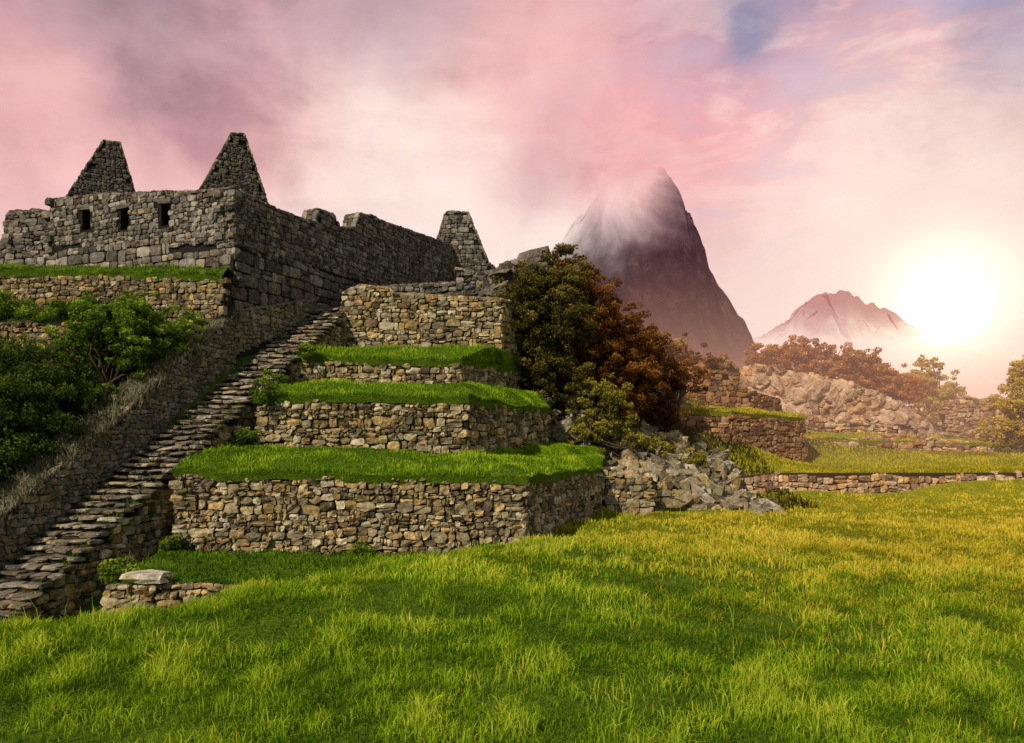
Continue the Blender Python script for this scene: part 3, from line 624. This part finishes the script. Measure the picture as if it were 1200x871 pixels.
for (x,y,z,a,b,c,tl) in ((6.9,34.4,1.3,.6,.3,.25,-.8),(8.3,34.2,.8,.7,.3,.22,-.7),(9.4,35.0,.7,.6,.3,.25,-.5),(6.3,34.6,1.7,.45,.4,.35,-.4),(8.9,35.2,1.2,.6,.3,.2,-.9)):
    s.blocks([(x,y,z)],[(a,b,c)],(math.cos(tl),0,math.sin(tl)),(0,-1,0),jit=.18,tilt=.1)
s.build('boulders',M_BO)
s=SB();C=[];H=[]
for i in range(70):
    x=rng.uniform(-1.5,3.2);y=rng.uniform(42.3,45); C.append((x,y,11.9+1.0*math.sin((x+1.5)/4.7*3.1)+rng.uniform(-1.2,.3)));q=rng.uniform(.2,.45);H.append((q*1.2,q,q*.8))
s.blocks(C,H,(1,0,0),(0,-1,0),jit=.17,tilt=.3); s.build('boulders',M_BL)

# ---------------------------------------------------------------- mountains
def mountain(name,prof,yc,depth,step,hz,rough,fade):
    px=np.array([p[0] for p in prof],float);pz=np.array([p[1] for p in prof],float)
    xs=np.arange(px[0],px[-1]+step,step);ys=np.arange(yc-depth,yc+depth*.5,step)
    X,Y=np.meshgrid(xs,ys)
    wx=X+rough*.35*fbm(X/rough/1.3,Y/rough/1.3,4,3.)
    top=np.interp(wx,px,pz)
    q=np.abs(Y-yc+rough*.7*fbm(X/rough,Y/rough*.5,4,8.))/depth
    base=pz.min()
    rid=1-np.abs(fbm(X/rough*1.2,Y/rough*.8,5,5.))*2
    Z=base+(top-base)*np.clip(1-q**1.15,0,1)+ (rid-.7)*rough*.5*np.clip((top-base)/rough,0,1)*np.clip(q*12,0,1)
    Z+=fbm(X/rough*5,Y/rough*5,3,7.)*rough*.13
    V=np.stack([X.ravel(),Y.ravel(),Z.ravel()],1);nx=len(xs);ny=len(ys)
    ii=(np.arange(ny-1)[:,None]*nx+np.arange(nx-1)[None]).ravel();F=np.stack([ii,ii+1,ii+nx+1,ii+nx],1)
    m,k,out=newmat(name+'_rock')
    pos=k.n('ShaderNodeNewGeometry').outputs['Position']
    sc=1/rough
    n1=k.noise(pos,sc*4,5,.75)
    c=k.ramp(n1,[(.38,hz['dark']),(.52,hz['mid']),(.64,hz['light'])])
    df=k.n('ShaderNodeBsdfDiffuse',{'Color':c})
    bmp=k.n('ShaderNodeBump',{'Strength':1.,'Distance':rough*.25,'Height':k.noise(pos,sc*7,5,.75)});k.L.new(bmp.outputs[0],df.inputs['Normal'])
    em=k.n('ShaderNodeEmission',{'Color':(*hz['air'],1),'Strength':1.})  # airlight haze painted onto the rock as emission
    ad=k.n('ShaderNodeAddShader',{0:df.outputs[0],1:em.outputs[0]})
    sp=k.n('ShaderNodeSeparateXYZ',{0:pos})
    f=fade(k,sp,k.noise(pos,sc*.9,5,.6,.6))  # rock turns transparent in place of cloud and mist over it
    tr=k.n('ShaderNodeBsdfTransparent')
    mx=k.n('ShaderNodeMixShader',{0:f,1:ad.outputs[0],2:tr.outputs[0]}); k.L.new(mx.outputs[0],out.inputs[0])
    return mesh_np(name,V,F,m,smooth=True)
g=600/900
P=[(600,260),(640,285),(664,262),(688,232),(712,205),(735,190),(757,184),(778,198),(792,218),(804,243),(820,262),(832,285),(838,308),(860,335),(880,372),(893,418),(907,445),(930,520),(1000,620)]
prof=[((u-600)*g,3+(520-v)*g) for u,v in P]; prof=[(-110,-60)]+prof
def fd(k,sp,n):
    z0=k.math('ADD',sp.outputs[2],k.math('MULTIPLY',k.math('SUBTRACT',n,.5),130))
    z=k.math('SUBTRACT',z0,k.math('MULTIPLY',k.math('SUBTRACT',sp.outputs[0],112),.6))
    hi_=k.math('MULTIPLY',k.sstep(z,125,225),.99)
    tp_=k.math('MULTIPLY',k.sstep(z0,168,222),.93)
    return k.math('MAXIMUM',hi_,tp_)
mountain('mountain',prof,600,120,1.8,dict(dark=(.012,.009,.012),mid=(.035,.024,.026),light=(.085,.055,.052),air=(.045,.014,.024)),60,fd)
g=1500/900
P=[(880,400),(925,368),(955,352),(985,343),(1010,350),(1040,362),(1064,374),(1090,392),(1130,405),(1180,418),(1230,440)]
prof=[((u-600)*g,3+(520-v)*g) for u,v in P]
prof=[(prof[0][0]-150,0)]+prof+[(prof[-1][0]+150,0)]
def fd2(k,sp,n):
    z=k.math('ADD',sp.outputs[2],k.math('MULTIPLY',k.math('SUBTRACT',n,.5),150))
    return k.math('ADD',.48,k.math('MULTIPLY',k.sstep(z,262,205),.51))
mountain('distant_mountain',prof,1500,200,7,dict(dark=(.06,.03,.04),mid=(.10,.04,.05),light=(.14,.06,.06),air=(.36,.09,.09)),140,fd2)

# low valley mist behind the ruins, given its own emission for warm flare haze
bx=np.array([(x,y,z) for z in (-90,14) for (x,y) in ((7,43),(420,43),(560,560),(7,560))],float)
m,k,out=newmat('valley_glow_mist')
ab=k.n('ShaderNodeVolumeAbsorption',{'Color':(0,0,0,1),'Density':.0062})
em=k.n('ShaderNodeEmission',{'Color':(1.,.53,.36,1),'Strength':.0062*1.0})
ad=k.n('ShaderNodeAddShader',{0:ab.outputs[0],1:em.outputs[0]});k.L.new(ad.outputs[0],out.inputs[1])
mesh_np('valley_glow_mist',bx,np.array([(0,3,2,1),(4,5,6,7),(0,1,5,4),(1,2,6,5),(2,3,7,6),(3,0,4,7)]),m)

# ---------------------------------------------------------------- world
def dirv(u,v):
    a=np.array([(u-600)/900,1,(520-v)/900]);return tuple(a/np.linalg.norm(a))
w=bpy.data.worlds.new("World");scene.world=w;w.use_nodes=True;w.node_tree.nodes.clear();k=N(w.node_tree)
out=k.n('ShaderNodeOutputWorld')
SUN_EL=math.radians(36);SUN_AZ=math.radians(-142)
sky=k.n('ShaderNodeTexSky');sky.sky_type='NISHITA';sky.sun_disc=False;sky.sun_elevation=SUN_EL;sky.sun_rotation=SUN_AZ
bg1=k.n('ShaderNodeBackground',{0:sky.outputs[0],1:.12})
gen=k.n('ShaderNodeTexCoord').outputs['Generated']
sp=k.n('ShaderNodeSeparateXYZ',{0:gen})
def vnoise(scale,sx,sy,sz,detail=5,rough=.6,dist=.5,off=0.):
    mp=k.n('ShaderNodeMapping',{0:gen,1:(off,off*.7,off*.3),3:(sx,sy,sz)}); return k.noise(mp.outputs[0],scale,detail,rough,dist)
nA=vnoise(2.4,1,1,1.3,4,.5,.3); nB=vnoise(4.2,1,1,3.,6,.6,.4,3.); nC=vnoise(3.6,1.2,1,.9,5,.52,.2,7.); nD=vnoise(7.5,1,1,1.6,6,.6,.6,11.)
el=k.math('ADD',sp.outputs[2],k.math('MULTIPLY',k.math('SUBTRACT',nA,.5),.3))
base=k.ramp(el,[(0.,(.97,.83,.77)),(.20,(.97,.80,.74)),(.30,(.95,.64,.60)),(.38,(.90,.47,.47)),(.46,(.72,.38,.42)),(.60,(.46,.33,.39)),(1.,(.40,.37,.42))])
def blob(u,v,r0,r1,amp=1.,nz=None,na=.0):
    dv=k.n('ShaderNodeVectorMath',{0:gen,1:dirv(u,v)},operation='DISTANCE').outputs['Value']
    if nz is not None: dv=k.math('ADD',dv,k.math('MULTIPLY',k.math('SUBTRACT',nz,.5),na))
    return k.math('MULTIPLY',k.sstep(dv,r1,r0),amp)
c=base
c=k.mix(blob(450,190,.0,.34,.9,nA,.3),c,(.97,.80,.73))
c=k.mix(blob(20,120,.0,.30,.85,nC,.3),c,(.90,.46,.46))
c=k.mix(blob(230,70,.0,.24,.7,nC,.3),c,(.92,.50,.50))
c=k.mix(blob(860,150,.0,.30,.95,nC,.4),c,(.92,.40,.41))
c=k.mix(blob(650,60,.0,.22,.85,nC,.3),c,(.95,.50,.48))
c=k.mix(blob(1000,110,.0,.12,.6,nB,.2),c,(.92,.57,.54))
c=k.mix(blob(880,-30,.02,.24,.9,nC,.4),c,(.46,.33,.43))
c=k.mix(blob(100,-40,.0,.28,.9,nC,.4),c,(.42,.29,.33))
c=k.mix(blob(430,-40,.0,.2,.75,nC,.4),c,(.48,.33,.37))
c=k.mix(blob(635,215,.0,.11,.65,nC,.25),c,(.66,.38,.42))
c=k.mix(blob(655,120,.0,.12,.6,nC,.2),c,(.72,.36,.40))
c=k.mix(blob(755,180,.0,.11,.85,nD,.15),c,(.88,.42,.42))
bw=blob(1160,90,.0,.55,1.)
st=k.math('MULTIPLY',bw,k.sstep(nB,.47,.60))
c=k.mix(k.math('MULTIPLY',st,.8),c,(.50,.41,.54))
st2=k.math('MULTIPLY',bw,k.sstep(nB,.53,.42))
c=k.mix(k.math('MULTIPLY',st2,.85),c,(.95,.72,.69))
c=k.mix(blob(1050,330,.0,.34,.85,nC,.2),c,(.99,.80,.72))
bil=k.math('ADD',k.math('ADD',k.math('MULTIPLY',nC,.45),k.math('MULTIPLY',nB,.3)),k.math('MULTIPLY',nD,.25))
hi=k.sstep(sp.outputs[2],.10,.40)
c=k.mix(k.math('MULTIPLY',hi,.9),c,k.ramp(bil,[(.40,(.70,.62,.66)),(.50,(1.,.97,.97)),(.60,(1.14,1.18,1.16))]),'MULTIPLY')
dm=k.n('ShaderNodeMapRange',{0:sp.outputs[1],1:-.4,2:.5,3:.62,4:1.0},interpolation_type='SMOOTHSTEP').outputs[0]
c=k.mix(1.,c,k.n('ShaderNodeCombineColor',{0:k.math('MULTIPLY',dm,dm),1:dm,2:dm}).outputs[0],'MULTIPLY')
g1=blob(1108,358,.0,.38,1.);g1=k.math('MULTIPLY',k.math('MULTIPLY',g1,g1),.9)
c=k.mix(g1,c,(1.08,.85,.72))
g2=blob(1108,358,.0,.15,1.);g2=k.math('POWER',g2,2.2)
c=k.mix(g2,c,(1.9,1.6,1.25))
g3=blob(1108,358,.0,.05,1.)
c=k.mix(g3,c,(6.,5.,3.6))
bg2=k.n('ShaderNodeBackground',{0:c,1:1.})
hole=k.math('MULTIPLY',blob(898,14,.02,.075,1.,nD,.10),k.sstep(nC,.75,.35))
hole2=k.math('MULTIPLY',blob(1190,5,.0,.10,.5,nD,.12),1.)
cov=k.math('SUBTRACT',.98,k.math('ADD',hole,hole2),clamp=True)
mx=k.n('ShaderNodeMixShader',{0:cov,1:bg1.outputs[0],2:bg2.outputs[0]})
k.L.new(mx.outputs[0],out.inputs[0])

# ---------------------------------------------------------------- sun + camera
ld=bpy.data.lights.new('sun','SUN');ld.energy=4.5;ld.angle=math.radians(.5);ld.color=(1,.88,.68)
lo=bpy.data.objects.new('sun',ld);scene.collection.objects.link(lo)
from mathutils import Vector
sd=Vector((math.sin(SUN_AZ)*math.cos(SUN_EL),math.cos(SUN_AZ)*math.cos(SUN_EL),math.sin(SUN_EL)))
lo.rotation_euler=sd.to_track_quat('Z','Y').to_euler()
cd=bpy.data.cameras.new('camera');cam=bpy.data.objects.new('camera',cd);scene.collection.objects.link(cam)
cam.location=(0,0,3);cam.rotation_euler=(math.radians(90),0,0);cd.lens=27;cd.sensor_width=36;cd.shift_y=84.5/1200
cd.clip_start=.1;cd.clip_end=6000
scene.camera=cam
scene.view_settings.view_transform='Standard';scene.view_settings.look='None';scene.view_settings.exposure=0
